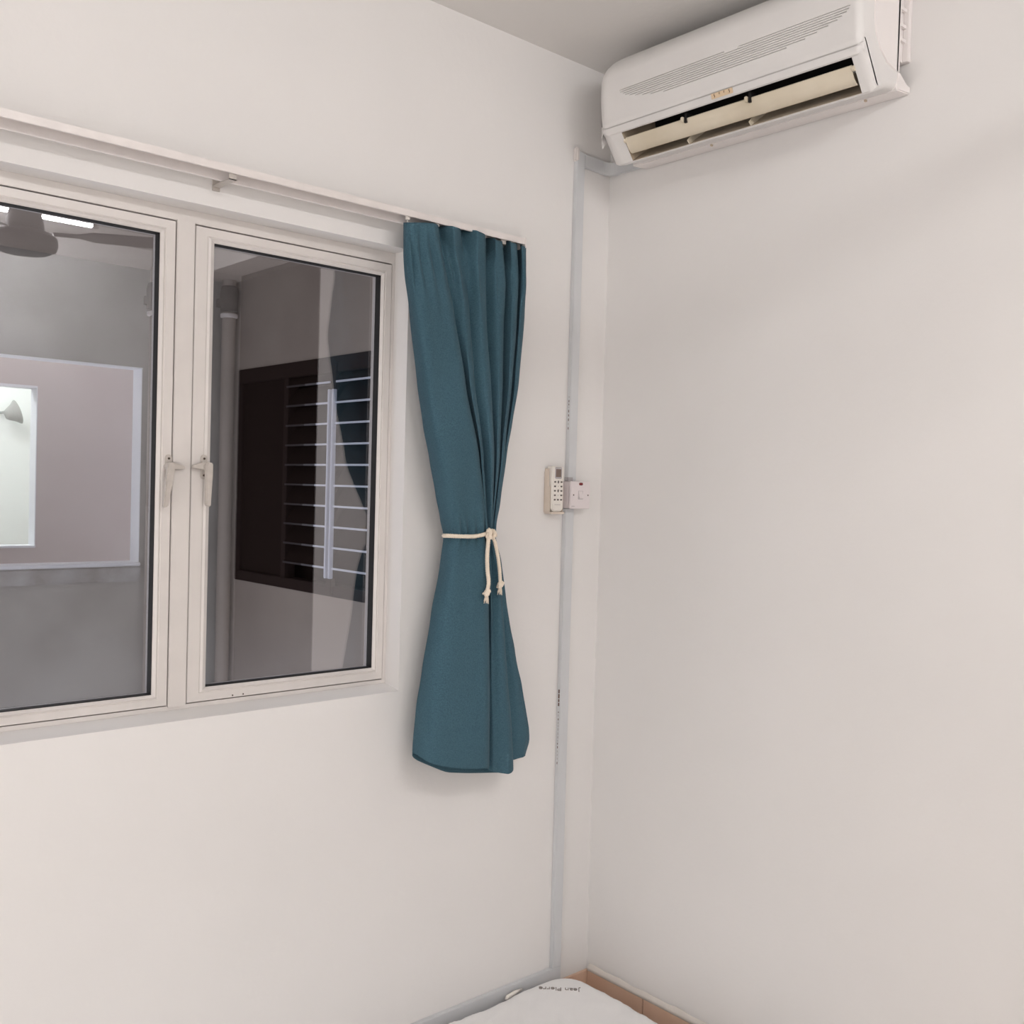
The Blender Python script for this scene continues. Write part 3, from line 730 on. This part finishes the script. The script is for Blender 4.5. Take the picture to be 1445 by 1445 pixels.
# branch bending round the corner into the unit
pts = [(CX1-.002, -.0005)]
path = [Vector((CX1, -.007))]+[Vector((-.045+.038*math.sin(t*math.pi/2), -.045+.038*math.cos(t*math.pi/2))) for t in [i/8 for i in range(9)]]+[Vector((-.007, -.133))]
bb = MB(); vs = []; fs = []
for i, p_ in enumerate(path):
    t = (path[min(i+1, len(path)-1)]-path[max(i-1, 0)]).normalized(); nn = Vector((-t.y, t.x))
    zc = 2.343 - .004*math.sin(i/len(path)*3.1)
    for s_, zz in ((-1, -.017), (1, -.017), (1, .017), (-1, .017)):
        q = p_+nn*.0065*s_; vs.append((q.x, q.y, zc+zz))
for i in range(len(path)-1):
    for k_ in range(4): fs.append((i*4+k_, i*4+(k_+1) % 4, (i+1)*4+(k_+1) % 4, (i+1)*4+k_))
fs += [(0, 1, 2, 3), tuple(len(vs)-4+k_ for k_ in range(4))]
bb.add(vs, fs).child('corner_branch', TRUNK, tr, bevel=.001)
MB().box(CX0-.004, CX0+.008, -.016, 0, 2.335, 2.372).child('elbow_cap', RAILM, tr, bevel=.003)
MB().box(-3.2, CX1-.004, -.0145, 0, .1085, .1465).child('floor_run', TRUNK, tr, bevel=.0015)
MB().box(CX0-.0002, CX0+.016, -.0155, 0, 1.4765, 1.487).child('cut_end', REMG, tr)
# faint printing down the side of the lower run
for z0, z1 in ((.735, .790),):
    pass
SX_ = CX0-.006
zt = un(793, 972, 1, -.005).z
for body, zc, sz in (('UNITECH', zt-.035, .011), ('PVC 40x16', zt-.125, .008)):
    text('printed_lettering', body, sz, INK, tr, Matrix.Translation((SX_-.0002, -.007, zc)) @ Matrix(((0, 0, -1, 0), (0, 1, 0, 0), (-1, 0, 0, 0), (0, 0, 0, 1))).to_4x4(), .0002) if False else None
for seg in [(zt-.0, .010), (zt-.012, .012), (zt-.026, .008), (zt-.036, .009)]:
    MB().box(SX_-.0004, SX_+.0002, -.0105, -.006, seg[0]-seg[1], seg[0]).child('printed_mark', INKB, tr)
zz_ = zt-.06
while zz_ > zt-.20:
    h_ = random.uniform(.003, .008); MB().box(SX_-.0003, SX_+.0002, -.0095, -.0072, zz_-h_, zz_).child('printed_mark', REMG if random.random() < .75 else INKB, tr); zz_ -= h_+random.uniform(.003, .006)
zu = un(808, 560, 1, -.005).z
zz_ = zu
while zz_ > zu-.085:
    h_ = random.uniform(.003, .007); MB().box(CX0-.0003, CX0+.0002, -.0095, -.0072, zz_-h_, zz_).child('printed_mark', INKB if random.random() < .4 else REMG, tr); zz_ -= h_+random.uniform(.003, .006)

# ------------------------------------------------------------ switch
sw = empty('isolator_switch', (-.116, 0, 1.44), 'square white wall switch with a red indicator beside the remote', 'switch')
sx0, sx1, sz0, sz1 = -.1535, -.0795, 1.4025, 1.4765
MB().box(sx0+.001, sx1-.001, -.028, 0, sz0+.001, sz1-.001).child('back_box', SWITCH, sw, bevel=.002)
MB().box(sx0, sx1, -.036, -.0275, sz0, sz1).child('face_plate', SWITCH, sw, bevel=.0018, seg=3, auto=.6)
cx = (sx0+sx1)/2; cz = (sz0+sz1)/2
MB().prism([(-.0375, cz-.010), (-.0405, cz-.009), (-.0362, cz+.010), (-.035, cz+.010)], lambda u, v, w: (w, u, v), cx-.0075, cx+.0075).child('rocker', SWITCH, sw, bevel=.0008)
ring(MB(), cx-.0088, cx+.0088, cz-.0115, cz+.0115, (.001,)*4, [(0, -.0363), (1, -.0363), (1, -.035), (0, -.035)]).child('rocker_surround', REMG, sw)
MB().box(cx-.0075, cx+.0075, -.0385, -.035, sz1-.0105, sz1-.0035).child('indicator', RED, sw, bevel=.0025, seg=3)
for x in (sx0+.0105, sx1-.0085):
    MB().lathe([(.0019, 0), (.0019, .0008), (.0012, .001)], (0, 0, 0), 12, fn=lambda a, b_, c_: (a+x, -.036-c_, b_+cz)).child('screw', DARKM, sw)
for i in range(5): MB().box(sx0+.004+i*.0024, sx0+.0055+i*.0024, -.0364, -.0359, sz0+.0058, sz0+.0078).child('printed_mark', REMG, sw)

# ------------------------------------------------------------ remote and its holder
ho = empty('remote_holder', (-.195, 0, 1.40), 'beige wall holder cradling the white remote control', 'holder')
hx0, hx1 = -.2195, -.1695
bb = MB()
bb.box(hx0, hx1, -.004, 0, 1.392, 1.500); bb.box(hx0, hx0+.0025, -.024, -.003, 1.392, 1.462); bb.box(hx1-.0025, hx1, -.024, -.003, 1.392, 1.462)
bb.box(hx0, hx1, -.030, -.003, 1.388, 1.3935)
bb.child('cradle', HOLD, ho, bevel=.001)
MB().box(hx0-.0006, hx0+.002, -.018, -.002, 1.46, 1.508).child('cradle_arm', HOLD, ho, bevel=.0008)
rm = empty('remote_control', (-.195, -.02, 1.394), 'white remote control with a small screen standing in the wall holder', 'remote')
def rr(w, h, r, n=6, bot=None):
    out = []
    for cx_, cz_, a0, q in ((w-r, h-r, 0, r), (-w+r, h-r, 90, r), (-w+(bot or r), -h+(bot or r), 180, bot or r), (w-(bot or r), -h+(bot or r), 270, bot or r)):
        for i in range(n+1):
            a = math.radians(a0+90*i/n); out.append((cx_+q*math.cos(a), cz_+q*math.sin(a)))
    return out
RX, RZ, RYF = -.1945, 1.4545, -.0285
MB().prism([(RX+u, RZ+v) for u, v in rr(.0215, .060, .006, bot=.012)], lambda u, v, w: (u, w, v), -.0045, RYF).child('shell', REMW, rm, bevel=.003, seg=3, auto=.7)
MB().prism([(RX+u, RZ+.0425+v) for u, v in rr(.0125, .0155, .004)], lambda u, v, w: (u, w, v), RYF+.001, RYF-.0006).child('screen_bezel', REMG, rm)
MB().box(RX-.0095, RX+.0095, RYF-.0010, RYF, RZ+.0315, RZ+.0525).child('screen', LCD, rm)
for r_ in range(5):
    for c_ in range(3):
        z = RZ+.0185-.0118*r_; x = RX-.0118+.0118*c_
        w, h = (.0030, .0022)
        if c_ == 1 and r_ in (0, 2): w, h = .0018, .0036
        if c_ == 1 and r_ in (1, 3): w, h = .0011, .0011
        MB().prism([(x+u, z+v) for u, v in rr(w, h, min(w, h)*.9, 4)], lambda u, v, q: (u, q, v), RYF+.0005, RYF-.0012).child('button', BTN if w > .0012 else REMG, rm)
for i in range(7): MB().box(RX-.0115+i*.0032, RX-.0092+i*.0032, RYF-.0004, RYF+.0002, RZ-.0425, RZ-.0410).child('printed_mark', REMG, rm)

# ------------------------------------------------------------ mattress
mt = empty('mattress', (-1.05, -1.0, 0), 'white quilted mattress corner on the floor below the trunking', 'mattress')
mx1, my1, mzt = -.120, -.044, .150
mx0, my0 = -1.98, -.98
def mattress():
    N = 180; M2 = 90; vs = []; fs = []; R_ = .028; RC = .07
    def corner(u, v):   # superellipse-rounded plan
        return u, v
    rings = []
    # rings from floor edge up over the rounded shoulder to the top centre
    prof_ = [(0, .003), (0, .03), (0, .09), (0, mzt-R_)]+[(R_*(1-math.cos(a)), mzt-R_+R_*math.sin(a)) for a in [math.pi/2*i/7 for i in range(1, 8)]]+[(R_+d, mzt) for d in (.01, .02, .03, .045, .06, .08, .10, .13, .16, .20, .25, .3, .35, .4)]
    for ins, z in prof_:
        pts = []; hw, hd = (mx1-mx0)/2-ins, (my1-my0)/2-ins; rc = max(.012, RC-ins*.6)
        for ccx, ccy, a0 in ((1, 1, 0), (-1, 1, 90), (-1, -1, 180), (1, -1, 270)):
            for i in range(13):
                a = math.radians(a0+90*i/12)
                pts.append(((mx0+mx1)/2+ccx*(hw-rc)+rc*math.cos(a), (my0+my1)/2+ccy*(hd-rc)+rc*math.sin(a), z))
        # resample evenly
        L = [0]
        Pp = [Vector(p) for p in pts]+[Vector(pts[0])]
        for a, b_ in zip(Pp, Pp[1:]): L.append(L[-1]+(b_-a).length)
        out = []; j = 0
        for i in range(480):
            s_ = L[-1]*i/480
            while L[j+1] < s_: j += 1
            out.append(Pp[j].lerp(Pp[j+1], (s_-L[j])/max(1e-9, L[j+1]-L[j])))
        rings.append(out)
    for k_, rg in enumerate(rings):
        for p_ in rg:
            z = p_.z
            if k_ > 5:
                q = .0028*math.sin(p_.x*52+2*math.sin(p_.y*30))*math.sin(p_.y*57+2.3*math.sin(p_.x*25))+.0012*math.sin(p_.x*150+3*math.sin(p_.y*90))*math.sin(p_.y*130); z += q-.003
            if k_ > 5:
                dq = math.hypot(p_.x+.20, p_.y+.11); z = p_.z+(z-p_.z)*min(1, max(0, (dq-.05)/.1))
            vs.append((p_.x+(.002*math.sin(p_.y*21) if k_ < 9 else 0), p_.y+(.003*math.sin(p_.x*17) if k_ < 9 else 0), z))
    n = 480
    for k_ in range(len(rings)-1):
        for i in range(n): fs.append((k_*n+i, k_*n+(i+1) % n, (k_+1)*n+(i+1) % n, (k_+1)*n+i))
    fs.append(tuple(range(n))[::-1]); fs.append(tuple((len(rings)-1)*n+i for i in range(n)))
    return MB().add(vs, fs)
mattress().child('cover', MAT, mt, smooth=True)
ta = un(757.5, 1394, 2, mzt-.001); tb = un(818, 1397, 2, mzt-.001)
mid = (ta+tb)/2; ang = math.atan2(ta.y-tb.y, ta.x-tb.x)
text('printed_lettering', 'Jean Pierre', .0245, INK, mt, Matrix.Translation((mid.x, mid.y-.004, mzt+.0004)) @ Matrix.Rotation(ang, 4, 'Z'), .0008)
# white stub of cable on the mattress edge
pa, pb = un(716, 1407, 1, -.03), un(736, 1396, 1, -.022)
cb = empty('cable_stub', tuple((pa+pb)/2), 'short white cable stub poking up between mattress and grey trunking', 'cable')
mm = (pa+pb)/2
MB().tube([pa+Vector((-.004, 0, -.006)), pa, mm+Vector((0, -.002, .003)), pb], [.004, .0052, .0052, .003], 10).child('sheath', REMW, cb, smooth=True)
MB().tube([pa+Vector((.002, -.004, -.006)), mm+Vector((.002, -.006, -.004))], .003, 8).child('inner_wire', REMG, cb, smooth=True)
